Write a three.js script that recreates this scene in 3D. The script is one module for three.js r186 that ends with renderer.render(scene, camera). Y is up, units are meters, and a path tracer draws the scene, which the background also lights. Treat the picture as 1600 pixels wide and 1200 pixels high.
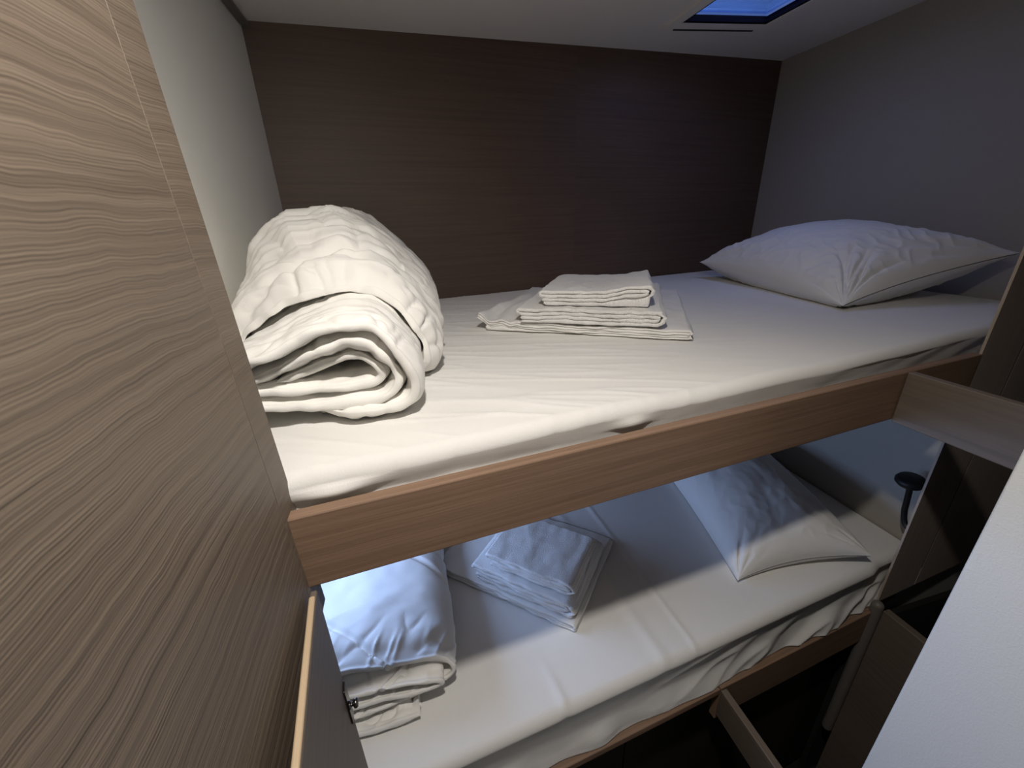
import * as THREE from 'three';
import { RoundedBoxGeometry } from 'three/addons/geometries/RoundedBoxGeometry.js';
import { ImprovedNoise } from 'three/addons/math/ImprovedNoise.js';
import { RectAreaLightUniformsLib } from 'three/addons/lights/RectAreaLightUniformsLib.js';

// ------------------------------------------------------------------ camera, sky, lights, exposure
const scene = new THREE.Scene();
const camera = new THREE.PerspectiveCamera(86.6, 4 / 3, 0.01, 50);
camera.position.set(0, 1.5, 0);
{
  const m = new THREE.Matrix4().makeBasis(
    new THREE.Vector3(0.9667, -0.0323, 0.2538),
    new THREE.Vector3(0.1253, 0.9259, -0.3563),
    new THREE.Vector3(-0.2235, 0.3763, 0.8992));
  camera.quaternion.setFromRotationMatrix(m);
}
scene.add(camera);
const renderer = new THREE.WebGLRenderer({ antialias: true });
renderer.toneMapping = THREE.LinearToneMapping;
renderer.toneMappingExposure = 1.0;
renderer.shadowMap.enabled = true;
renderer.shadowMap.type = THREE.PCFSoftShadowMap;
RectAreaLightUniformsLib.init();

scene.background = new THREE.Color().setRGB(0.55, 0.85, 1.7);       // evening-blue sky outside the hatch and the porthole
scene.environment = null;

const LAMP = new THREE.Vector3(0.03, 1.865, -0.09);                   // recessed ceiling spot above the doorway
const spot = new THREE.SpotLight(new THREE.Color().setRGB(1.0, 0.945, 0.88), 1.34, 0, 1.47, 1.0, 2);
spot.position.copy(LAMP);
spot.target.position.set(-0.08, 0.9, -0.34);
spot.castShadow = true; spot.shadow.mapSize.set(2048, 2048); spot.shadow.bias = -0.0005; spot.shadow.radius = 1.0;
spot.shadow.camera.near = 0.02; spot.shadow.camera.far = 4;
scene.add(spot, spot.target);

const portLight = new THREE.RectAreaLight(new THREE.Color().setRGB(0.40, 0.58, 1.0), 7.0, 0.56, 0.19);   // daylight in the lower porthole
portLight.position.set(-0.247, 1.06, -0.76);
portLight.lookAt(1.0, 1.06, -0.7601);
scene.add(portLight);

const hatchLight = new THREE.RectAreaLight(new THREE.Color().setRGB(0.46, 0.53, 0.92), 1.4, 0.22, 0.34);  // daylight under the roof hatch
hatchLight.position.set(0.847, 1.946, -0.915);
hatchLight.lookAt(0.847, 0, -0.9151);
scene.add(hatchLight);

// ------------------------------------------------------------------ helpers
const noiseGen = new ImprovedNoise();
const nz = (x, y, z = 0) => noiseGen.noise(x + 31.7, y + 17.3, z + 5.1);
const fbm = (x, y, z = 0) => nz(x, y, z) * 0.6 + nz(x * 2.1, y * 2.1, z + 9) * 0.28 + nz(x * 4.3, y * 4.3, z + 20) * 0.12;
const ridge = (x, y, z = 0) => 1 - Math.min(1, Math.abs(nz(x, y, z)) * 2.2);
const clamp = (v, a, b) => Math.min(b, Math.max(a, v));
const smooth = (a, b, v) => { const t = clamp((v - a) / (b - a), 0, 1); return t * t * (3 - 2 * t); };
const lerp = (a, b, t) => a + (b - a) * t;
const names = {};
function numbered(n) { const k = names[n] = (names[n] ?? -1) + 1; return k ? `${n}_${String(k).padStart(3, '0')}` : n; }
function mesh(name, geometry, material, parent) {
  const m = new THREE.Mesh(geometry, material);
  m.name = parent ? name : numbered(name);
  if (parent) { const same = parent.children.filter((c) => c.name === name || c.name.startsWith(name + '_0')).length; if (same) m.name = `${name}_${String(same).padStart(3, '0')}`; }
  m.castShadow = m.receiveShadow = true;
  (parent ?? scene).add(m);
  return m;
}
function tag(o, label, category, group) { o.userData.label = label; o.userData.category = category; if (group) o.userData.group = group; return o; }
function thing(name, [x, y, z], label, category, group) {
  const g = new THREE.Group(); g.name = numbered(name); g.position.set(x, y, z); scene.add(g);
  return tag(g, label, category, group);
}
function struct(name, geometry, material, parent) { const m = mesh(name, geometry, material, parent); if (!parent) m.userData.kind = 'structure'; return m; }
// metre UVs by the face direction: u runs along the grain axis when the face contains it
function metreUV(g, grain = 'x') {
  const p = g.attributes.position, n = g.attributes.normal, uv = new Float32Array(p.count * 2);
  const ax = { x: 0, y: 1, z: 2 }[grain];
  for (let i = 0; i < p.count; i++) {
    const c = [p.getX(i), p.getY(i), p.getZ(i)], a = [Math.abs(n.getX(i)), Math.abs(n.getY(i)), Math.abs(n.getZ(i))];
    const k = a[0] > a[1] && a[0] > a[2] ? 0 : a[1] > a[2] ? 1 : 2;
    let axes = [0, 1, 2].filter((q) => q !== k);
    if (axes[1] === ax) axes = [axes[1], axes[0]];
    uv[2 * i] = c[axes[0]]; uv[2 * i + 1] = c[axes[1]];
  }
  g.setAttribute('uv', new THREE.BufferAttribute(uv, 2));
  return g;
}
// a board between two corners, rounded edges, turned about y around its first bottom corner
function board(sx, sy, sz, r = 0.0015, grain = 'x') { const g = new RoundedBoxGeometry(sx, sy, sz, 2, Math.min(r, sx / 2.1, sy / 2.1, sz / 2.1)); return metreUV(g, grain); }
function plan(points, y0, y1, grain = 'x') {       // a slab over a plan polygon [x, z]
  const s = new THREE.Shape(points.map(([x, z]) => new THREE.Vector2(x, -z)));
  const g = new THREE.ExtrudeGeometry(s, { depth: y1 - y0, bevelEnabled: false });
  g.rotateX(-Math.PI / 2); g.translate(0, y0, 0);
  return metreUV(g, grain);
}
function grid(nu, nv, fn, closeU = false, closeV = false) {
  const pos = new Float32Array(nu * nv * 3), uv = new Float32Array(nu * nv * 2), idx = [];
  for (let i = 0; i < nu; i++) for (let j = 0; j < nv; j++) {
    const k = i * nv + j, p = fn(i, j);
    pos[3 * k] = p[0]; pos[3 * k + 1] = p[1]; pos[3 * k + 2] = p[2];
    uv[2 * k] = p[3] ?? 0; uv[2 * k + 1] = p[4] ?? 0;
  }
  for (let i = 0; i < (closeU ? nu : nu - 1); i++) for (let j = 0; j < (closeV ? nv : nv - 1); j++) {
    const a = i * nv + j, b = ((i + 1) % nu) * nv + j, c = ((i + 1) % nu) * nv + (j + 1) % nv, d = i * nv + (j + 1) % nv;
    idx.push(a, b, c, a, c, d);
  }
  const g = new THREE.BufferGeometry();
  g.setAttribute('position', new THREE.BufferAttribute(pos, 3));
  g.setAttribute('uv', new THREE.BufferAttribute(uv, 2));
  g.setIndex(idx); g.computeVertexNormals();
  return g;
}

// ------------------------------------------------------------------ materials
function dataTex(w, h, fn, srgb) {
  const d = new Uint8Array(w * h * 4);
  for (let y = 0; y < h; y++) for (let x = 0; x < w; x++) { const c = fn(x / w, y / h), k = 4 * (y * w + x); d[k] = c[0]; d[k + 1] = c[1]; d[k + 2] = c[2]; d[k + 3] = 255; }
  const t = new THREE.DataTexture(d, w, h, THREE.RGBAFormat);
  t.wrapS = t.wrapT = THREE.RepeatWrapping; t.magFilter = THREE.LinearFilter; t.minFilter = THREE.LinearMipmapLinearFilter; t.generateMipmaps = true;
  if (srgb) t.colorSpace = THREE.SRGBColorSpace;
  t.needsUpdate = true;
  return t;
}
// oak veneer: u along the grain; metres wide / high
function oak({ w, h, mw, mh, base, dark, wave = 1, line = 1, seed = 0, rough = 0.55, bump = 0.0006 }) {
  const val = new Float32Array(w * h);
  for (let j = 0; j < h; j++) for (let i = 0; i < w; i++) {
    const u = (i / w) * mw, v = (j / h) * mh;
    const warp = wave * (0.004 * nz(u * 9, v * 5, seed) + 0.0022 * nz(u * 24, v * 14, seed + 3) + 0.0008 * nz(u * 70, v * 40, seed + 6));
    const vv = v + warp;
    const a = nz(u * 2.2, vv * 120, seed + 11);                                   // cathedral lines
    const b = nz(u * 5, vv * 240, seed + 13);
    const f = nz(u * 14, vv * 1100, seed + 17);                                  // pores
    const patch = 0.5 + 0.5 * nz(u * 4, v * 16, seed + 23);
    let s = Math.pow(clamp(0.5 + 0.9 * a, 0, 1), 1.6) * 0.75 * line * (0.4 + 0.9 * patch) + 0.22 * (b + 0.5) + 0.20 * f;
    val[j * w + i] = clamp(s, 0, 1);
  }
  const at = (x, y) => val[Math.min(h - 1, Math.round(y * h)) * w + Math.min(w - 1, Math.round(x * w))];
  const map = dataTex(w, h, (x, y) => { const s = at(x, y), n = 0.97 + 0.05 * nz(x * mw * 5, y * mh * 7, seed + 40); return [0, 1, 2].map((k) => clamp(lerp(base[k], dark[k], s) * n, 0, 255)); }, true);
  const bm = dataTex(w, h, (x, y) => { const s = 255 * (1 - at(x, y)); return [s, s, s]; }, false);
  map.repeat.set(1 / mw, 1 / mh); bm.repeat.set(1 / mw, 1 / mh);
  return new THREE.MeshStandardMaterial({ map, bumpMap: bm, bumpScale: bump, roughness: rough, metalness: 0 });
}
const partitionOak = oak({ w: 2048, h: 2048, mw: 1.0, mh: 0.9, base: [127, 113, 98], dark: [97, 84, 72], wave: 1.0, line: 0.6, seed: 1, bump: 0.0007 });
const railOak = oak({ w: 1024, h: 512, mw: 1.0, mh: 0.25, base: [150, 122, 100], dark: [104, 80, 63], wave: 0.12, line: 0.38, seed: 50, bump: 0.0003 });
const backOakShaded = oak({ w: 1024, h: 1024, mw: 1.6, mh: 0.8, base: [100, 81, 69], dark: [76, 60, 51], wave: 0.1, line: 0.5, seed: 90, bump: 0.0002 });  // rail oak darkened; the dim light at the back is in the colour
const bulkheadOakLifted = oak({ w: 512, h: 512, mw: 0.6, mh: 0.6, base: [186, 172, 158], dark: [158, 143, 129], wave: 0.2, line: 0.5, seed: 131, bump: 0.0002 });  // base tone raised in place of lamp light the bulkhead lacks
const cabinetOak = oak({ w: 512, h: 512, mw: 0.6, mh: 0.6, base: [118, 106, 95], dark: [94, 83, 74], wave: 0.2, line: 0.5, seed: 130, bump: 0.0002 });
const shadedDrawerOak = oak({ w: 256, h: 256, mw: 0.4, mh: 0.4, base: [52, 46, 42], dark: [38, 33, 30], wave: 0.2, line: 0.5, seed: 150, bump: 0.0002 });  // drawer fronts darkened to stand for the shade under the bunk
function paint(rgb, rough = 0.7) { return new THREE.MeshStandardMaterial({ color: new THREE.Color().setRGB(...rgb), roughness: rough }); }
const fineBump = dataTex(512, 512, (x, y) => { const n = 128 + 70 * nz(x * 120, y * 120, 3) + 50 * nz(x * 60, y * 60, 8); return [n, n, n].map((q) => clamp(q, 0, 255)); }, false);
const tex = (t, r) => { const c = t.clone(); c.repeat.set(r, r); c.needsUpdate = true; return c; };
const M = {
  hull: new THREE.MeshStandardMaterial({ color: new THREE.Color().setRGB(0.76, 0.75, 0.70), roughness: 0.75, bumpMap: tex(fineBump, 5), bumpScale: 0.0004 }),
  ceiling: new THREE.MeshStandardMaterial({ color: new THREE.Color().setRGB(0.86, 0.83, 0.78), roughness: 0.75, bumpMap: tex(fineBump, 5), bumpScale: 0.0004 }),  // hull white lightened in place of light bounced off the bedding
  hullShaded: new THREE.MeshStandardMaterial({ color: new THREE.Color().setRGB(0.40, 0.375, 0.33), roughness: 0.85, bumpMap: tex(fineBump, 5), bumpScale: 0.0004 }),  // hull white darkened; shade at the right end is in the colour
  white: new THREE.MeshStandardMaterial({ color: new THREE.Color().setRGB(0.78, 0.79, 0.77), roughness: 0.5, bumpMap: tex(fineBump, 6), bumpScale: 0.0003 }),
  frame: paint([0.5, 0.5, 0.48], 0.45),
  sheet: new THREE.MeshPhysicalMaterial({ color: new THREE.Color().setRGB(0.80, 0.785, 0.75), roughness: 0.9, sheen: 0.2, sheenRoughness: 0.6, sheenColor: new THREE.Color(0.6, 0.6, 0.6), bumpMap: tex(fineBump, 12), bumpScale: 0.00025 }),
  duvet: new THREE.MeshPhysicalMaterial({ color: new THREE.Color().setRGB(0.83, 0.81, 0.765), roughness: 0.75, sheen: 0.25, sheenRoughness: 0.5, sheenColor: new THREE.Color(0.6, 0.6, 0.6), bumpMap: tex(fineBump, 10), bumpScale: 0.0002 }),
  terry: new THREE.MeshPhysicalMaterial({ color: new THREE.Color().setRGB(0.82, 0.81, 0.79), roughness: 1, sheen: 0.4, sheenRoughness: 0.8, sheenColor: new THREE.Color(0.6, 0.6, 0.6), bumpMap: tex(fineBump, 9), bumpScale: 0.0022 }),
  black: paint([0.008, 0.008, 0.009], 0.5),
  voidShade: paint([0.012, 0.011, 0.011], 0.9),  // near-black colour standing in for deep shade in the void
  gasket: new THREE.MeshPhysicalMaterial({ color: new THREE.Color().setRGB(0.004, 0.004, 0.008), roughness: 0.9, specularIntensity: 0.1 }),
  darkMetal: new THREE.MeshStandardMaterial({ color: new THREE.Color().setRGB(0.18, 0.17, 0.16), metalness: 1, roughness: 0.25 }),
  chrome: new THREE.MeshStandardMaterial({ color: new THREE.Color().setRGB(0.6, 0.6, 0.6), metalness: 1, roughness: 0.2 }),
  pale: paint([0.56, 0.42, 0.27], 0.6),
  post: paint([0.16, 0.145, 0.13], 0.5),
  tinted: new THREE.MeshPhysicalMaterial({ color: new THREE.Color().setRGB(0.55, 0.68, 0.9), transmission: 1, thickness: 0, roughness: 0.02, ior: 1.49 }),
  clear: new THREE.MeshPhysicalMaterial({ color: new THREE.Color().setRGB(0.95, 0.97, 1), transmission: 1, thickness: 0, roughness: 0.02, ior: 1.49 }),
  glow: new THREE.MeshStandardMaterial({ color: 0xffffff, emissive: new THREE.Color().setRGB(1, 0.93, 0.8), emissiveIntensity: 1.5, roughness: 0.5 }),
};

// ------------------------------------------------------------------ plan of the cabin (metres; x along the bunks, z towards the viewer)
const zr = (x) => -0.316 - 0.1014 * (x + 0.111);        // front face of both bunk rails
const zb = (x) => -1.1315 - 0.154 * (x + 0.253);        // back panel
const zbulk = (x) => -0.420 - 0.086 * (x - 0.895);      // bulkhead closing the foot of the bunks
const XL = -0.253, XR = 1.303, XRL = 0.99, FRONT = 0.75;
const railTurn = Math.atan(0.1014), backTurn = Math.atan(0.154);
const ceilY = (x) => 1.897 + 0.0446 * x;
const UP = 1.30, LOW = 0.815;                            // mattress tops

// ------------------------------------------------------------------ setting
struct('floor', plan([[-0.45, FRONT + 0.1], [1.5, FRONT + 0.1], [1.5, -1.55], [-0.45, -1.55]], -0.05, 0), M.voidShade);
{ // back wall: oak veneer panel, shade put into its colour
  const L = 1.72, g = board(L, 2.1, 0.03, 0.001);
  const m = struct('wall_back', g, backOakShaded);
  m.rotation.y = backTurn;
  const x = 0.525, z = zb(x);
  m.position.set(x - 0.015 * Math.sin(backTurn), 1.02, z - 0.015 * Math.cos(backTurn));
}
{ // left hull wall with a porthole opening beside the lower berth
  const s = new THREE.Shape([[-0.10, 0], [1.30, 0], [1.30, 2.05], [-0.10, 2.05]].map(([a, y]) => new THREE.Vector2(a, y)));
  const h = new THREE.Path(); const hx = 0.76, hy = 1.06, hw = 0.285, hh = 0.10, r = 0.06;
  h.moveTo(hx - hw + r, hy - hh); h.lineTo(hx + hw - r, hy - hh); h.quadraticCurveTo(hx + hw, hy - hh, hx + hw, hy - hh + r);
  h.lineTo(hx + hw, hy + hh - r); h.quadraticCurveTo(hx + hw, hy + hh, hx + hw - r, hy + hh); h.lineTo(hx - hw + r, hy + hh);
  h.quadraticCurveTo(hx - hw, hy + hh, hx - hw, hy + hh - r); h.lineTo(hx - hw, hy - hh + r); h.quadraticCurveTo(hx - hw, hy - hh, hx - hw + r, hy - hh);
  s.holes.push(h);
  const g = new THREE.ExtrudeGeometry(s, { depth: 0.04, bevelEnabled: false, curveSegments: 6 });
  g.rotateY(Math.PI / 2); g.translate(XL - 0.04, 0, 0);
  struct('wall_left', metreUV(g, 'z'), M.hull);
  const fr = thingStruct('window_2');
  const ring = new THREE.Shape(); const o = 0.018;
  ring.moveTo(hx - hw - o, hy - hh - o); ring.lineTo(hx + hw + o, hy - hh - o); ring.lineTo(hx + hw + o, hy + hh + o); ring.lineTo(hx - hw - o, hy + hh + o); ring.closePath();
  ring.holes.push(h);
  const rg = new THREE.ExtrudeGeometry(ring, { depth: 0.004, bevelEnabled: false, curveSegments: 6 }); rg.rotateY(Math.PI / 2); rg.translate(XL + 0.0002, 0, 0);
  mesh('window_frame', rg, M.frame, fr);
  const pg = new THREE.BoxGeometry(0.004, 2 * hh + 0.01, 2 * hw + 0.01); pg.translate(XL - 0.02, hy, -hx);
  mesh('glass', pg, M.clear, fr);
}
function thingStruct(name) { const g = new THREE.Group(); g.name = numbered(name); g.userData.kind = 'structure'; scene.add(g); return g; }
{ // right hull wall, stepping in below the upper berth
  const s = new THREE.Shape([[XR, 2.08], [XR, 1.19], [XRL, 1.19], [XRL, 0], [XR + 0.06, 0], [XR + 0.06, 2.08]].map(([x, y]) => new THREE.Vector2(x, y)));
  const g = new THREE.ExtrudeGeometry(s, { depth: 0.965, bevelEnabled: false });
  g.translate(0, 0, -1.43);
  struct('wall_right', metreUV(g, 'z'), M.hullShaded);
  struct('void_cover_2', new THREE.BoxGeometry(0.375, 0.598, 0.012).translate(1.1135, 0.299, -0.452), M.voidShade);  // added black sheet covering a lit wall end in the shaded void
  struct('wall_right', metreUV(new THREE.BoxGeometry(0.06, 2.08, FRONT + 0.464).translate(XR + 0.03, 1.04, (FRONT - 0.464) / 2), 'z'), M.voidShade);  // wall beside the void coloured black in place of shade
}
struct('wall_front', metreUV(new THREE.BoxGeometry(1.85, 2.1, 0.04).translate(0.52, 1.03, FRONT + 0.02)), M.white);
struct('wall_corridor', metreUV(new THREE.BoxGeometry(0.04, 2.1, FRONT + 0.32).translate(-0.30, 1.03, 0.24), 'z'), M.hull);
{ // ceiling with the hatch opening, gently crowned towards the right
  const x0 = -0.34, x1 = 1.40, tilt = Math.atan(0.0446), c = Math.cos(tilt);
  const s = new THREE.Shape([[x0, -FRONT - 0.05], [x1, -FRONT - 0.05], [x1, 1.48], [x0, 1.48]].map(([x, a]) => new THREE.Vector2(x / c, a)));
  const hole = new THREE.Path([[0.724, 0.735], [0.970, 0.735], [0.970, 1.095], [0.724, 1.095]].map(([x, a]) => new THREE.Vector2(x / c, a)));
  s.holes.push(hole);
  const g = new THREE.ExtrudeGeometry(s, { depth: 0.10, bevelEnabled: false });
  g.rotateX(-Math.PI / 2); g.rotateZ(tilt); g.translate(0, 1.897, 0);
  struct('ceiling', metreUV(g), M.ceiling);
  // hatch: dark gasket walls, tinted acrylic pane, white surround with a blind slot
  const w = thingStruct('window_1');
  w.position.set(0.847, ceilY(0.847), -0.915); w.rotation.z = tilt;
  const ring = (ow, oz, iw, iz, d) => { const q = new THREE.Shape([[-ow, -oz], [ow, -oz], [ow, oz], [-ow, oz]].map((p) => new THREE.Vector2(...p))); q.holes.push(new THREE.Path([[-iw, -iz], [iw, -iz], [iw, iz], [-iw, iz]].map((p) => new THREE.Vector2(...p)))); const e = new THREE.ExtrudeGeometry(q, { depth: d, bevelEnabled: false }); e.rotateX(-Math.PI / 2); return e; };
  mesh('window_frame', ring(0.150, 0.216, 0.1225, 0.1795, 0.006).translate(0, -0.0062, 0), M.ceiling, w);
  mesh('gasket', ring(0.1226, 0.1796, 0.115, 0.170, 0.013).translate(0, -0.004, 0), M.gasket, w);
  mesh('blind_slot', new RoundedBoxGeometry(0.235, 0.003, 0.005, 2, 0.001).translate(-0.004, -0.0068, -0.2115), M.black, w);
  mesh('glass', new THREE.BoxGeometry(0.244, 0.006, 0.358).translate(0, 0.020, 0), M.tinted, w);
}
struct('trim_1', metreUV(new RoundedBoxGeometry(0.014, 0.012, 0.80, 2, 0.004).translate(XL + 0.0075, 1.8795, -0.735), 'z'), M.post);

// ------------------------------------------------------------------ wooden partition on the left, half door, right white door
{
  const t = thing('partition_panel', [-0.1175, 1.15, -0.341], 'tall grey-brown oak veneer partition with rippled horizontal grain, filling the left side', 'partition');
  t.rotation.z = 0.025;
  const len = FRONT + 0.338, H = 0.735;
  const g = board(0.02, H, len - 0.033, 0.0004, 'z'); g.translate(-0.01, H / 2, 0.033 + (len - 0.033) / 2);
  mesh('panel', metreUV(g, 'z'), partitionOak, t);
  const e = board(0.02, H, 0.0327, 0.0004, 'z'); e.translate(-0.01, H / 2, 0.01625);
  const eg = metreUV(e, 'z'); for (let i = 0; i < eg.attributes.uv.count; i++) eg.attributes.uv.setXY(i, eg.attributes.uv.getX(i) + 0.37, eg.attributes.uv.getY(i) + 0.21);
  mesh('edge_band', eg, partitionOak, t);
}
struct('wall_side', metreUV(new THREE.BoxGeometry(0.016, 1.149, FRONT + 0.335).translate(-0.1295, 0.5745, (FRONT - 0.335) / 2), 'z'), bulkheadOakLifted);
{
  const t = thing('half_door', [-0.1095, 0.32, -0.3055], 'low dark oak cupboard door with a pale top edge and dark metal latch, below the upper rail', 'door');
  t.rotation.y = 0.10;
  const H = 0.880, L = 0.55;
  const g = board(0.006, H, L, 0.002, 'z'); g.translate(-0.003, H / 2, L / 2);
  mesh('panel', metreUV(g, 'z'), cabinetOak, t);
  const e = new RoundedBoxGeometry(0.0052, 0.004, L - 0.012, 3, 0.0018); e.translate(-0.0029, H + 0.002, L / 2 + 0.004);
  const eb = mesh('edge_band', metreUV(e, 'z'), M.pale, t); eb.userData.label = 'pale raw wood top edge';
  const plate = new RoundedBoxGeometry(0.002, 0.05, 0.012, 2, 0.0009); plate.translate(0.001, 0.735, 0.010);
  const lt = mesh('latch_plate', plate, M.darkMetal, t); lt.userData.label = 'dark metal latch plate';
  const kp = [[0, 0], [0.004, 0], [0.004, 0.0015], [0.002, 0.002], [0.002, 0.004], [0.0042, 0.005], [0.0046, 0.007], [0.0038, 0.0085], [0, 0.009]].map((p) => new THREE.Vector2(...p));
  const kn = new THREE.LatheGeometry(kp, 20); kn.rotateZ(-Math.PI / 2); kn.translate(0.0021, 0.738, 0.015);
  mesh('knob', kn, M.darkMetal, lt);
}
{
  const t = thing('white_door', [0.458, 0, -0.170], 'plain white door panel standing edge-on at the lower right', 'door');
  const g = board(0.028, 1.88, 0.88, 0.003, 'z'); g.translate(0.014, 0.94, 0.44);
  mesh('panel', metreUV(g, 'z'), M.white, t);
}

// ------------------------------------------------------------------ bunks
function alongRail(g, x0, z0off, y) { g.rotateY(railTurn); g.translate(x0, y, zr(x0) + z0off); return g; }
function railBoard(x0, x1, y0, y1, off, th) { // board whose front face lies on the rail line, moved back by off
  const L = (x1 - x0) / Math.cos(railTurn), g = board(L, y1 - y0, th, 0.0018, 'x');
  g.translate(L / 2, (y1 - y0) / 2, -th / 2); metreUV(g, 'x');
  return alongRail(g, x0, -off, y0);
}
function bunkBase(y0, y1, label) {
  const t = thing('bunk_base', [0, 0, 0], label, 'bunk bed');
  mesh('base_panel', plan([[XL + 0.001, zr(XL) - 0.03], [0.885, zr(0.885) - 0.03], [0.89, zbulk(0.89) - 0.012], [XRL - 0.001, zbulk(XRL) - 0.012], [XRL - 0.001, zb(XRL - 0.001) + 0.001], [XL + 0.001, zb(XL + 0.001) + 0.001]], y0, y1), railOak, t);
  return t;
}
{
  const t = bunkBase(1.196, 1.214, 'upper wooden bunk base with an oak front rail and a short board at its right');
  mesh('front_rail', railBoard(-0.1215, 0.892, 1.193, 1.271, 0, 0.014), railOak, t);
  const e = board(0.013, 0.081, 0.40, 0.0018, 'z'); e.translate(0.698 + 0.0065, 1.191 + 0.0405, -0.3965 + 0.2);
  mesh('end_board', metreUV(e, 'z'), cabinetOak, t);
}
{
  const t = bunkBase(0.67, 0.688, 'lower wooden bunk base with a thin oak front edge and drawer fronts in shade');
  mesh('front_rail', railBoard(0.468, 0.892, 0.60, 0.689, 0, 0.014), railOak, t);
  mesh('front_rail', railBoard(-0.1215, 0.466, 0.674, 0.689, 0, 0.028), railOak, t);
  mesh('drawer_front', railBoard(-0.1215, 0.298, 0.02, 0.669, 0.045, 0.016), shadedDrawerOak, t);
  mesh('drawer_front', railBoard(0.301, 0.985, 0.02, 0.598, 0.045, 0.016), shadedDrawerOak, t);
  const e = board(0.013, 0.068, 0.19, 0.0018, 'z'); e.translate(0.466 + 0.0065, 0.62 + 0.034, -0.374 + 0.095);
  mesh('end_board', metreUV(e, 'z'), cabinetOak, t);
}

// mattress under a fitted sheet: a section loop swept along x, with wrinkles
function mattress(top, bottom, seed, front, label, opts) {
  const t = thing('mattress', [0, 0, 0], label, 'mattress');
  const nx = 420, x0 = XL + 0.004, x1 = opts.x1;
  // section: list of [kind, param]; top points from back to front, rounded edge, side, bottom
  const sec = [];
  const nt = 150, ns = 46;
  for (let i = 0; i <= nt; i++) sec.push(['t', i / nt]);
  for (let i = 1; i <= 12; i++) sec.push(['r', i / 12]);
  for (let i = 1; i <= ns; i++) sec.push(['s', i / ns]);
  sec.push(['b', 0], ['b', 0.5], ['b', 1]);
  const R = opts.r, pos = (x, k, v) => {
    const zf = front(x), zk = zb(x) + 0.006;
    const bot = bottom;
    if (k === 't') {
      const z = lerp(zk, zf - R, 1 - Math.pow(1 - v, 1.25));
      const edge = smooth(0, 0.03, z - zk);
      return [x, top + edge * opts.wr(x, z) - (1 - edge) * 0.006, z];
    }
    if (k === 'r') { const a = v * Math.PI / 2 * 0.94; const o = opts.wr(x, zf - R); return [x, top + o - R * (1 - Math.cos(a)), zf - R + R * Math.sin(a)]; }
    if (k === 's') {
      const a = Math.PI / 2 * 0.94, y0 = top + opts.wr(x, zf - R) - R * (1 - Math.cos(a)), z0 = zf - R + R * Math.sin(a);
      const y = lerp(y0, bot, v);
      return [x, y, z0 + opts.side(x, v, top - y)];
    }
    return [x, bot, lerp(front(x) - 0.03, zk, v)];
  };
  const g = grid(nx, sec.length, (i, j) => { const x = lerp(x0, x1, i / (nx - 1)); const p = pos(x, ...sec[j]); return [...p, p[0], p[2] + p[1]]; }, false, true);
  mesh('fitted_sheet', g, M.sheet, t);
  for (const xe of [x0, x1]) { // ends
    const pts = sec.map((s) => pos(xe, ...s)); const c = new THREE.Shape(pts.map((p) => new THREE.Vector2(p[2], p[1])));
    const e = new THREE.ShapeGeometry(c); e.rotateY(-Math.PI / 2); e.translate(xe, 0, 0);
    mesh('sheet_end', e, M.sheet, t);
  }
  return t;
}
const upFront = (x) => { const b = zr(x) - 0.0215; return x < 0.45 ? b : b - 0.05 * Math.pow(Math.max(0, x - 0.45), 2) ; };
mattress(UP, 1.216, 1, upFront, 'upper bunk mattress in a white fitted sheet, lit warm from above', {
  x1: XRL - 0.006 + 0.262, r: 0.016,
  wr: (x, z) => {
    const d = z - zr(x);                                                   // negative towards the wall
    const u = x * 0.93 + z * 0.36, w = -x * 0.36 + z * 0.93;                // wrinkles run slightly askew to the rail
    const near = smooth(0.75, 0.05, x) * smooth(-0.55, -0.25, d) ;
    let h = 0.0016 * fbm(x * 5, z * 6, 2);
    h += 0.0022 * near * Math.pow(ridge(u * 3.2, w * 34, 4), 4) * (0.5 + nz(x * 6, z * 6, 7));
    h += 0.0012 * smooth(0.5, 0.1, x) * Math.pow(ridge(u * 4, w * 22, 14), 5);
    h -= 0.004 * smooth(-0.05, 0, d + 0.02) * (0.5 + nz(x * 7, 3, 1));
    return h;
  },
  side: (x, v, drop) => {
    const right = smooth(0.45, 0.95, x), left = smooth(0.25, -0.1, x);
    let o = -0.004 * Math.sin(v * Math.PI) * (1 - left) + 0.0045 * fbm(x * 9, v * 2, 5) * v;
    o += left * (-0.004 * smooth(0, 0.35, v) + 0.010 * smooth(0.28, 0.55, v)) * smooth(1, 0.5, v);
    o += right * 0.0028 * (nz(x * 11 + v * 2.4, v * 0.8, 6) * 1.4 - 0.5);
    o -= 0.003 * v;
    for (const [xb, wb, hb] of [[0.235, 0.022, 0.0045], [-0.085, 0.030, 0.007]]) o += hb * Math.exp(-Math.pow((x - xb) / wb, 2)) * smooth(0.013, 0.025, drop) * smooth(0.031, 0.0275, drop);
    return drop > 0.031 ? Math.min(o, 0.006) : o;
  },
});
const lowFront = (x) => { const b = zr(x) - 0.013; return b + 0.004 - 0.008 * smooth(0.85, 0.89, x); };
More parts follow.
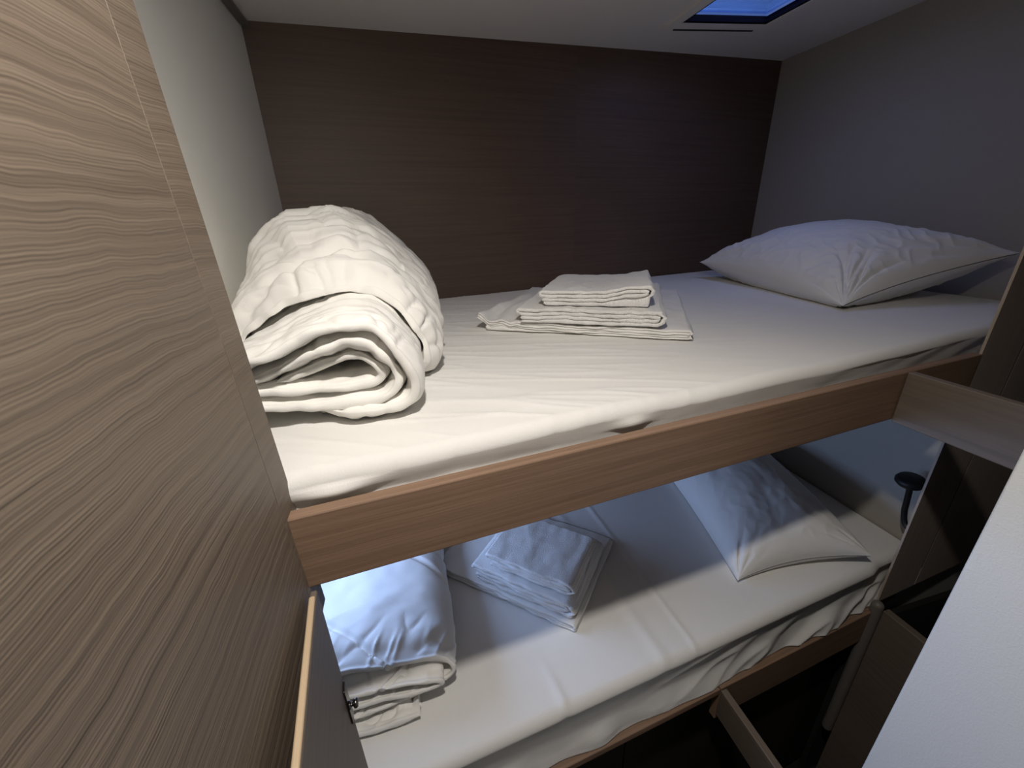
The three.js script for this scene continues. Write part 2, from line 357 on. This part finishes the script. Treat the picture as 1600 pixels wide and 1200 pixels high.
mattress(LOW, 0.6895, 2, lowFront, 'lower bunk mattress in a white fitted sheet, half in blue shade', {
  x1: XRL - 0.006, r: 0.018,
  wr: (x, z) => {
    const d = z - zr(x);
    let h = 0.0016 * fbm(x * 5, z * 6, 12);
    const c1 = x - (0.335 + 0.10 * (z + 0.4)), c2 = x - (0.40 + 0.05 * (z + 0.4));   // two ironing creases running to the wall
    h += 0.0022 * Math.exp(-Math.pow(c1 / 0.012, 2)) + 0.0016 * Math.exp(-Math.pow(c2 / 0.006, 2));
    h += 0.003 * Math.exp(-Math.pow((x - 0.155 - 0.15 * (z + 0.36)) / 0.008, 2)) * smooth(-0.1, -0.03, d);
    return h;
  },
  side: (x, v) => {
    const right = smooth(0.25, 0.8, x);
    let o = -0.008 * Math.sin(v * Math.PI * 0.9) + 0.006 * fbm(x * 8, v * 1.5, 15) * v;
    o += right * 0.012 * (Math.pow(ridge(x * 8.5 + v * 1.6, v * 0.7, 16), 2) - 0.5) * smooth(0, 0.2, v);
    o += 0.010 * smooth(0.55, 0.9, v) * (0.5 + nz(x * 12, 1, 17));
    return o - 0.002 * v;
  },
});

// ------------------------------------------------------------------ cloth swept along a profile: duvets, towels, folded sheets
// prof: dense [a, y] points; the sheet runs from b0(s) to b1(s) along the b axis; place maps (a, y, b) to a point
function resample(pts, n) {
  const c = new THREE.SplineCurve(pts.map((p) => new THREE.Vector2(...p)));
  return c.getSpacedPoints(n - 1).map((p) => [p.x, p.y]);
}
function sweep(prof, o) {
  const n = prof.length, nb = o.nb ?? 90, ne = 5, len = [0];
  for (let i = 1; i < n; i++) len.push(len[i - 1] + Math.hypot(prof[i][0] - prof[i - 1][0], prof[i][1] - prof[i - 1][1]));
  const S = len[n - 1];
  const nrm = prof.map((p, i) => { const a = prof[Math.max(0, i - 1)], b = prof[Math.min(n - 1, i + 1)]; const dx = b[0] - a[0], dy = b[1] - a[1], l = Math.hypot(dx, dy) || 1; return [dy / l, -dx / l]; });
  // v loop: outer face front->back, inner face back->front; denser near the front edge
  const vs = [];
  for (let j = 0; j <= nb; j++) { const t = j / nb; vs.push([1, t]); }
  for (let j = nb - 1; j >= 1; j--) vs.push([-1, j / nb]);
  const ease = (t) => { const q = 0.5 * t + 0.5 * Math.pow(t, 2.2); return q; };
  return grid(n, vs.length, (i, j) => {
    const s = len[i], [side, t] = vs[j];
    const f = o.front(s, S, side), bk = o.back(s, S, side), L = f - bk;
    const d0 = ease(t) * L, d = Math.min(d0, L - d0), de = Math.min(s, S - s);
    let th = o.thick(Math.max(0, d), s, S, d0) * Math.sqrt(clamp(de / (o.endRound ?? 0.01), 0.0, 1));
    if (j === 0 || t === 1) th = 0;
    const disp = (o.disp ? o.disp(s, d0, side, S, d) : 0) + (o.wave ? o.wave(s, d0, S) : 0);
    const k = side * th / 2 + disp;
    const a = prof[i][0] + nrm[i][0] * k; let y = prof[i][1] + nrm[i][1] * k;
    const b = f - d0 + (o.bdisp ? o.bdisp(s, d0, side) : 0);
    const p = o.place(a, y, b);
    if (o.floor !== undefined && p[1] < o.floor) p[1] = o.floor + (p[1] - o.floor) * 0.02;
    if (o.clamp) o.clamp(p);
    return [...p, s, b];
  }, false, true);
}
const duvetThick = (T, soft = 0.016) => (d) => {
  if (d < 0.007) return 0.0085 * Math.sqrt(clamp(1 - Math.pow((0.0035 - d) / 0.0036, 2), 0.02, 1));
  return 0.0055 + (T - 0.0055) * (1 - Math.exp(-(d - 0.007) / soft));
};
{ // rolled duvet on the upper bunk: the front outline of the roll, from its outer end to its heart
  const t = thing('rolled_duvet', [0, 0, 0], 'white quilted duvet rolled up at the left end of the upper bunk', 'duvet');
  const outer = [[0.007, 1.306], [0.024, 1.325], [0.023, 1.36], [0.006, 1.394], [-0.018, 1.42], [-0.05, 1.436], [-0.08, 1.438], [-0.12, 1.429], [-0.161, 1.412], [-0.196, 1.388], [-0.214, 1.365], [-0.222, 1.336], [-0.205, 1.314]];
  const heart = [[-0.16, 1.311], [-0.118, 1.309], [-0.081, 1.308], [-0.042, 1.310], [-0.013, 1.320], [-0.002, 1.336], [-0.006, 1.358], [-0.021, 1.384], [-0.04, 1.402], [-0.064, 1.408], [-0.095, 1.402], [-0.127, 1.390], [-0.158, 1.381], [-0.181, 1.370], [-0.190, 1.355], [-0.182, 1.340], [-0.154, 1.329], [-0.122, 1.326], [-0.089, 1.324], [-0.054, 1.324], [-0.028, 1.329], [-0.018, 1.343], [-0.024, 1.362], [-0.039, 1.381], [-0.058, 1.391], [-0.078, 1.388], [-0.107, 1.377], [-0.137, 1.366], [-0.158, 1.360], [-0.168, 1.353], [-0.160, 1.345], [-0.13, 1.342], [-0.098, 1.340], [-0.064, 1.338], [-0.043, 1.341], [-0.035, 1.350], [-0.041, 1.363], [-0.055, 1.372], [-0.069, 1.373], [-0.093, 1.364], [-0.121, 1.357], [-0.141, 1.354]];
  const prof = resample([...outer, ...heart], 760);
  const sOut = 0.40;
  const k = (s, S) => smooth(0.33 * S, 0.42 * S, s);                       // 0 on the outer wrap, 1 inside
  const g = sweep(prof, {
    nb: 170, endRound: 0.012,
    front: (s, S) => lerp(-0.520, -0.418, smooth(0.27 * S, 0.37 * S, s)) - 0.016 * smooth(0.45 * S, 1.0 * S, s) + 0.010 * nz(s * 7, 2, 1) + 0.006 * nz(s * 19, 5, 1) + 0.004 * nz(s * 45, 5, 1),
    back: (s, S) => -1.06 + 0.02 * nz(s * 6, 1, 8),
    thick: (d, s, S, d0) => duvetThick(lerp(0.030, 0.0185 + 0.011 * smooth(1.345, 1.39, prof[Math.round(s / S * 759)][1]) * smooth(0.60 * S, 0.66 * S, s), k(s, S)), lerp(0.016, 0.008, k(s, S)))(d) * (1 + 0.2 * nz(s * 18, d0 * 14, 21)),
    wave: (s, d0, S) => 0.005 * fbm(s * 6, d0 * 6, 33) * smooth(0, 0.05, d0) + 0.0032 * nz(s * 22, d0 * 10, 35) + 0.0016 * nz(s * 55, d0 * 16, 36) - (1 - k(s, S)) * (0.030 - duvetThick(0.030)(d0)) * 0.45,
    disp: (s, d0, side, S, d) => {
      const out = 1 - k(s, S), amp = lerp(0.75, 1, out);
      const w = 2.2 * nz(s * 3, d0 * 3, 38);
      let h = 0.0035 * nz(s * 4 + w * 0.3, d0 * 12 + s * 2, 40) * smooth(0.02, 0.09, d);
      h -= 0.0050 * (Math.pow(ridge(s * 2.4 + w * 0.5, d0 * 11 + s * 2.2 + w, 41), 4.0) - 0.15) * smooth(0.02, 0.08, d);
      h += 0.0036 * (Math.pow(ridge(s * 5 + w, d0 * 30 + s * 5 + w, 47), 2.4) - 0.3) * smooth(0.010, 0.05, d);
      h -= 0.0034 * (Math.pow(ridge(s * 14 + w, d0 * 40 + s * 5 + w * 3, 49), 3) - 0.2) * smooth(0.008, 0.03, d);
      h *= amp;
      h -= 0.0078 * (Math.pow(ridge(s * 24 + 2 * nz(s * 9, 1, 3), d0 * 12 + s * 3, 52), 2.2) - 0.3) * Math.exp(-Math.pow((d - 0.020) / 0.015, 2)) * lerp(0.7, 1, out);
      h += 0.0026 * nz(s * 50, d0 * 60, 58) * smooth(0.004, 0.012, d) * smooth(0.06, 0.02, d);
      h -= 0.0011 * (Math.pow(ridge(s * 22 + d0 * 14, d0 * 20 - s * 8, 60), 3.5) - 0.15) * smooth(0.02, 0.05, d);
      const q1 = Math.abs(((d0 - 0.12 + 0.45 * (s - 0.3)) % 0.20 + 0.20) % 0.20 - 0.10);
      h -= out * 0.007 * Math.exp(-Math.pow(q1 / 0.008, 2));
      return side * h * (side > 0 ? 1 : 0.5);
    },
    place: (a, y, b) => {
      const d = -0.42 - b, up = smooth(0.06, 0.34, d);
      return [a + 0.014 * up * smooth(UP, UP + 0.05, y) - 0.045 * up * smooth(UP + 0.06, UP + 0.15, y) + (a < -0.1 ? -0.03 * up : 0), UP + (y - UP) * (1 + 0.47 * up * (1 - 0.45 * smooth(-0.11, -0.22, a))), b];
    },
    floor: UP + 0.003, clamp: (p) => { if (p[0] < XL + 0.003) p[0] = XL + 0.003; },
  });
  mesh('quilted_cover', g, M.duvet, t);
}
{ // folded duvet on the lower bunk
  const t = thing('folded_duvet', [0, 0, 0], 'white quilted duvet folded flat at the left end of the lower bunk', 'duvet');
  const path = [[-0.057, 0.829], [-0.118, 0.826], [-0.175, 0.826], [-0.215, 0.832], [-0.222, 0.838], [-0.21, 0.844], [-0.159, 0.843], [-0.101, 0.842], [-0.052, 0.841], [-0.015, 0.848], [-0.001, 0.863], [-0.009, 0.881], [-0.035, 0.895], [-0.093, 0.903], [-0.151, 0.908], [-0.205, 0.909], [-0.226, 0.898], [-0.215, 0.884], [-0.155, 0.880], [-0.096, 0.879], [-0.053, 0.877], [-0.027, 0.870], [-0.023, 0.860], [-0.054, 0.857], [-0.105, 0.859], [-0.149, 0.860], [-0.20, 0.861]];
  const prof = resample(path, 560);
  const g = sweep(prof, {
    nb: 140, endRound: 0.016,
    front: (s, S) => -0.398 - 0.036 * smooth(0.12 * S, 0.50 * S, s) + 0.022 * smooth(0.55 * S, 0.75 * S, s) + 0.006 * nz(s * 8, 2, 4) + 0.003 * nz(s * 24, 2, 4),
    back: () => -1.0,
    thick: (d, s, S, d0) => duvetThick(0.0165 + 0.006 * smooth(0.3 * S, 0.45 * S, s) * smooth(0.66 * S, 0.5 * S, s))(d) * (1 + 0.15 * nz(s * 14, d0 * 12, 71)),
    wave: (s, d0) => 0.003 * fbm(s * 6, d0 * 6, 73) * smooth(0, 0.05, d0),
    disp: (s, d0, side, S, d) => {
      let h = 0.0035 * (Math.pow(ridge(s * 5 + d0 * 4, d0 * 9 + s * 3, 81), 2.2) - 0.4) * smooth(0.03, 0.1, d);
      h -= 0.0042 * (Math.pow(ridge(s * 26 + d0 * 10, d0 * 10, 86), 2.5) - 0.3) * smooth(0.006, 0.02, d) * smooth(0.09, 0.04, d);
      h += 0.0045 * (Math.pow(ridge(s * 42 + d0 * 18, d0 * 7, 84), 2) - 0.4) * Math.exp(-Math.pow((d - 0.024) / 0.020, 2));
      const q = Math.abs(((d0 - 0.13 - 0.9 * (s - 0.52)) % 0.24 + 0.24) % 0.24 - 0.12), q2 = Math.abs(((d0 - 0.12) % 0.20 + 0.20) % 0.20 - 0.10);
      h -= 0.007 * Math.exp(-Math.pow(q / 0.006, 2)) + 0.005 * Math.exp(-Math.pow(q2 / 0.008, 2)) * (0.6 + nz(s * 20, 1, 2));
      h += 0.0014 * nz(s * 30, d0 * 45, 88);
      return side * h;
    },
    place: (a, y, b) => [a, y, b],
    floor: LOW + 0.0015, clamp: (p) => { if (p[0] < XL + 0.008) p[0] = XL + 0.008; },
  });
  mesh('quilted_cover', g, M.duvet, t);
}

// a cloth folded in half and half again: path from the outer bottom layer round to the inner one
function foldProfile(w, lay, n, loop = 1.0, ragged = 0.01, layers = 4) {
  const pts = [], y = (k) => lay * (k + 0.5);
  const L = (k) => ragged * Math.sin(k * 2.7 + 1.1);
  if (layers === 4) {
    pts.push([L(0), y(0)], [w * 0.25, y(0)], [w * 0.5, y(0)], [w * 0.75, y(0)], [w - lay * 1.6, y(0)]);
    for (let i = 1; i < 8; i++) { const a = -Math.PI / 2 + Math.PI * i / 8; pts.push([w - lay * 1.6 + lay * 1.6 * loop * Math.cos(a), lerp(y(0), y(3), 0.5) + lay * 1.5 * Math.sin(a)]); }
    pts.push([w - lay * 1.6, y(3)], [w * 0.75, y(3)], [w * 0.5, y(3)], [w * 0.25, y(3)], [L(3), y(3)]);
    pts.push([L(3) - lay * 0.5, y(2.5)]);
    pts.push([L(2), y(2)], [w * 0.25, y(2)], [w * 0.5, y(2)], [w * 0.75, y(2)], [w - lay * 2.2, y(2)]);
    pts.push([w - lay * 1.4, y(1.5)]);
    pts.push([w - lay * 2.2, y(1)], [w * 0.75, y(1)], [w * 0.5, y(1)], [w * 0.25, y(1)], [L(1) + 0.004, y(1)]);
  } else {
    pts.push([L(0), y(0)], [w * 0.3, y(0)], [w * 0.6, y(0)], [w - lay, y(0)], [w, y(0.5)], [w - lay, y(1)], [w * 0.6, y(1)], [w * 0.3, y(1)], [L(1), y(1)]);
  }
  return resample(pts, n);
}
// base point and direction of the front edge (from left to right), depth going back
function folded(name, label, { at, to, depth, y, lay, layers = 4, seed, mat, sag = () => 0, rag = 0.01, wob = 0.003, group, thick = 0.92, part = 'folded_cloth' }) {
  const dx = to[0] - at[0], dz = to[1] - at[1], w = Math.hypot(dx, dz), ux = dx / w, uz = dz / w, bx = -uz * -1, bz = -ux;  // b axis points away from the viewer
  const t = thing(name, [at[0], y, at[1]], label, name.includes('towel') ? 'towel' : 'bed sheet', group);
  const prof = foldProfile(w, lay, layers === 4 ? 420 : 220, 1, rag, layers);
  const g = sweep(prof, {
    nb: 70, endRound: lay * 0.5,
    front: (s) => 0.004 * nz(s * 11, seed, 2) + 0.0035 * nz(s * 34, seed, 7), back: (s) => -depth + 0.006 * nz(s * 8, seed, 5),
    thick: (d) => lay * thick * Math.sqrt(clamp(1 - Math.pow(1 - Math.min(1, d / (lay * 0.5)), 2), 0, 1)),
    wave: () => 0,
    disp: (s, d0, side) => side * lay * 0.10 * nz(s * 60, d0 * 45, seed),
    place: (a, yy, b) => {
      const q = yy + (sag(a / w, -b / depth) + wob * fbm(a * 16, b * 12, seed + 0.5) + wob * 0.5 * nz(a * 45, b * 18, seed + 3)) * smooth(0, lay * 0.9, yy);
      const sh = 0.006 * nz(yy * 160, b * 9, seed + 8);
      return [ux * (a + sh) + bx * -b * 1, q, uz * (a + sh) + bz * -b];
    },
    floor: 0.0004,
  });
  mesh(part, g, mat, t);
  return t;
}
folded('bed_sheet', 'wide white bed sheet folded flat, lowest of the pile on the upper bunk', { at: [0.128, -0.762], to: [0.448, -0.560], depth: 0.42, y: UP + 0.002, lay: 0.0042, seed: 3, mat: M.sheet, rag: 0.012, wob: 0.004,
  sag: (a, b) => 0.017 * smooth(0.28, 0.02, a) * (0.6 + nz(a * 16, b * 3, 4)) * smooth(0.9, 0.2, b) });
folded('bath_towel', 'white folded towel in the middle of the pile on the upper bunk', { at: [0.195, -0.712], to: [0.408, -0.582], depth: 0.33, y: UP + 0.0220, lay: 0.0068, seed: 5, mat: M.terry, rag: 0.004, wob: 0.003 });
folded('hand_towel', 'small white folded towel on top of the pile on the upper bunk', { at: [0.236, -0.708], to: [0.402, -0.612], depth: 0.22, y: UP + 0.0505, lay: 0.0066, seed: 7, mat: M.terry, rag: 0.006, wob: 0.004, sag: (a) => 0.012 * smooth(0.5, 1, a) });
folded('bed_sheet', 'white bed sheet folded flat, lowest of the pile on the lower bunk', { at: [-0.01, -0.672], to: [0.213, -0.463], depth: 0.24, y: LOW + 0.003, lay: 0.0040, seed: 11, mat: M.sheet, rag: 0.008, wob: 0.003 });
folded('bath_towel', 'white terry towel folded thick, in the middle of the pile on the lower bunk', { at: [0.062, -0.614], to: [0.212, -0.474], depth: 0.175, y: LOW + 0.0205, lay: 0.0085, seed: 13, mat: M.terry, rag: 0.004, wob: 0.003 });
folded('hand_towel', 'small square white terry towel on top of the pile on the lower bunk', { at: [0.090, -0.603], to: [0.216, -0.487], depth: 0.135, y: LOW + 0.0565, lay: 0.0072, seed: 17, mat: M.terry, rag: 0.003, wob: 0.0035 });

// ------------------------------------------------------------------ pillows
function pillow(label, corners, H, floorY, seed, opt = {}) {
  const t = thing('pillow', [0, 0, 0], label, 'pillow');
  const [fl, fr, br, bl] = corners.map((c) => new THREE.Vector3(...c));
  const N = 170, P = (u, v) => { // u,v in 0..1
    const a = fl.clone().lerp(fr, u), b = bl.clone().lerp(br, u); return a.lerp(b, v);
  };
  const nrm = fr.clone().sub(fl).cross(bl.clone().sub(fl)).normalize(); if (nrm.y < 0) nrm.negate();
  const W = fl.distanceTo(fr), D = fl.distanceTo(bl);
  const f = (u, v, side) => {
    const x = 2 * u - 1, y = 2 * v - 1;
    const ex = 1 - Math.pow(Math.abs(x), 2.2), ey = 1 - Math.pow(Math.abs(y), 2.2);
    // sides are drawn in between the corners
    const px = 0.045 * (1 - y * y), py = 0.04 * (1 - x * x);
    const uu = 0.5 + (u - 0.5) * (1 - 2 * px * Math.abs(x)), vv = 0.5 + (v - 0.5) * (1 - 2 * py * Math.abs(y));
    const p = P(uu, vv);
    let h = H * Math.pow(Math.max(0, ex * ey), opt.box ?? 0.56);
    // creases that fan out from the corners and the seams
    let cr = 0;
    for (const [cx, cy] of [[-1, -1], [1, -1], [1, 1], [-1, 1]]) {
      const dx = (x - cx) * W, dy = (y - cy) * D, r = Math.hypot(dx, dy), an = Math.atan2(dy * cy, dx * cx);
      cr += Math.exp(-Math.pow((r - (opt.rc ?? 0.16)) / (opt.rc ?? 0.16), 2)) * (Math.pow(ridge(an * 3.6 + cx, r * 2.2, seed + cx * 3 + cy), 2.5) - 0.3);
    }
    const ed = Math.min(1 - Math.abs(x), 1 - Math.abs(y));
    h -= (opt.crease ?? 0.004) * cr * smooth(0, 0.12, ed);
    h += (opt.fine ?? 0.0015) * (Math.pow(ridge(x * W * 16, y * D * 14, seed + 20), 2) - 0.4) * smooth(0.0, 0.1, ed) * smooth(0.9, 0.35, ed);
    h += 0.006 * fbm(x * 2.2, y * 2.2, seed + 30) * smooth(0, 0.3, ed);
    h = Math.max(h, 0.0008);
    p.addScaledVector(nrm, side > 0 ? h : -h * (opt.belly ?? 0.7));
    const fy = floorY;
    if (p.y < fy) p.y = fy + (p.y - fy) * 0.02;
    if (opt.maxX && p.x > opt.maxX) p.x = opt.maxX + (p.x - opt.maxX) * 0.02;
    return [p.x, p.y, p.z, u * W, v * D];
  };
  // two faces sharing the seam: walk u over the top, then back under it
  const cols = []; const e = (t) => 0.5 - 0.5 * Math.cos(Math.PI * t);
  for (let i = 0; i <= N; i++) cols.push([1, lerp(i / N, e(i / N), 0.7)]);
  for (let i = N - 1; i >= 1; i--) cols.push([-1, lerp(i / N, e(i / N), 0.7)]);
  const g = grid(N + 1, cols.length, (i, j) => f(cols[j][1], lerp(i / N, e(i / N), 0.7), cols[j][0]), false, true);
  mesh('pillowcase', g, M.sheet, t);
  return t;
}
pillow('plump white pillow leaning at the right end of the upper bunk, in blue light', [[0.862, UP + 0.012, -0.635], [1.235, UP + 0.100, -0.585], [1.285, UP + 0.10, -1.13], [0.925, UP + 0.050, -1.165]], 0.098, UP + 0.002, 3, { belly: 0.95, rc: 0.15, maxX: XR - 0.003, crease: 0.014, fine: 0.003 });
pillow('flatter white pillow at the right end of the lower bunk, by the black lamp', [[0.560, LOW + 0.010, -0.470], [0.838, LOW + 0.034, -0.428], [0.965, LOW + 0.04, -0.93], [0.665, LOW + 0.012, -0.97]], 0.088, LOW + 0.002, 9, { belly: 0.6, maxX: XRL - 0.003, rc: 0.07, box: 0.46, crease: 0.006, fine: 0.0008 });

// ------------------------------------------------------------------ bulkhead, cabinet side and lamp at the foot of the bunks
{
  const t = thing('bulkhead_panel', [0.895, 0.713, zbulk(0.895)], 'oak bulkhead panel, tone lightened in place of lamp light, with a narrow vertical joint, at the right end of the bunks', 'panel');
  t.rotation.y = Math.atan(0.086);
  const H = 1.17, w1 = 0.118, w2 = 0.281, TH = 0.004;
  const a = board(w1, H, TH, 0.0003, 'y'); a.translate(w1 / 2, H / 2, -TH / 2); mesh('panel', metreUV(a, 'y'), bulkheadOakLifted, t);
  const b = board(w2, H, TH, 0.0003, 'y'); b.translate(w1 + 0.0035 + w2 / 2, H / 2, -TH / 2); mesh('panel', metreUV(b, 'y'), bulkheadOakLifted, t);
  const c = new THREE.BoxGeometry(0.0036, H - 0.05, 0.0046); c.translate(w1 + 0.00175, H / 2 + 0.025, -0.0026); mesh('joint_strip', c, M.black, t);
}
{
  const t = thing('cabinet', [0.895, 0, -0.42], 'low dark cabinet side with a rounded grey corner post, beside the lower bunk', 'cabinet');
  const g = board(0.016, 0.70, 0.60, 0.0015, 'z'); g.translate(0.012, 0.35, 0.312); mesh('side_panel', metreUV(g, 'z'), cabinetOak, t);
  const p = new THREE.CapsuleGeometry(0.011, 0.42, 8, 20); p.translate(-0.002, 0.497, 0.003); const q = mesh('corner_post', p, M.post, t); q.userData.label = 'light grey rounded post';
}
{
  const t = thing('reading_lamp', [0.955, 0.87, -0.436], 'black gooseneck reading lamp with a round head beside the lower pillow', 'lamp');
  const hx = -0.020, hy = 0.112, hz = -0.028;
  const base = new THREE.CylinderGeometry(0.016, 0.018, 0.008, 28); base.rotateX(Math.PI / 2); base.translate(0, 0, -0.0035); mesh('base', base, M.black, t);
  const c = new THREE.CatmullRomCurve3([[0, 0, -0.004], [0.002, 0.004, -0.02], [0.002, 0.03, -0.03], [-0.004, 0.06, -0.03], [-0.014, 0.092, -0.028], [hx, hy - 0.006, hz]].map((p) => new THREE.Vector3(...p)));
  mesh('gooseneck', new THREE.TubeGeometry(c, 40, 0.0052, 12), M.black, t);
  const hp = [[0, -0.009], [0.010, -0.009], [0.020, -0.006], [0.0245, 0], [0.0245, 0.005], [0.021, 0.010], [0.012, 0.013], [0, 0.014]].map((p) => new THREE.Vector2(...p));
  const h = new THREE.LatheGeometry(hp, 36); h.rotateZ(0.15); h.translate(hx, hy, hz); mesh('lamp_head', h, M.black, t);
}
{ // the recessed ceiling spot above the doorway (out of frame)
  const t = thing('ceiling_spotlight', [LAMP.x, ceilY(LAMP.x), LAMP.z], 'round recessed ceiling spotlight above the doorway', 'light');
  t.rotation.z = Math.atan(0.0446);
  const rp = [[0.018, 0], [0.018, -0.004], [0.026, -0.006], [0.031, -0.003], [0.032, 0]].map((p) => new THREE.Vector2(...p));
  mesh('bezel', new THREE.LatheGeometry(rp, 36), M.frame, t);
  mesh('diffuser', new THREE.CylinderGeometry(0.0178, 0.0178, 0.003, 32).translate(0, -0.002, 0), M.glow, t);
}
renderer.render(scene, camera);
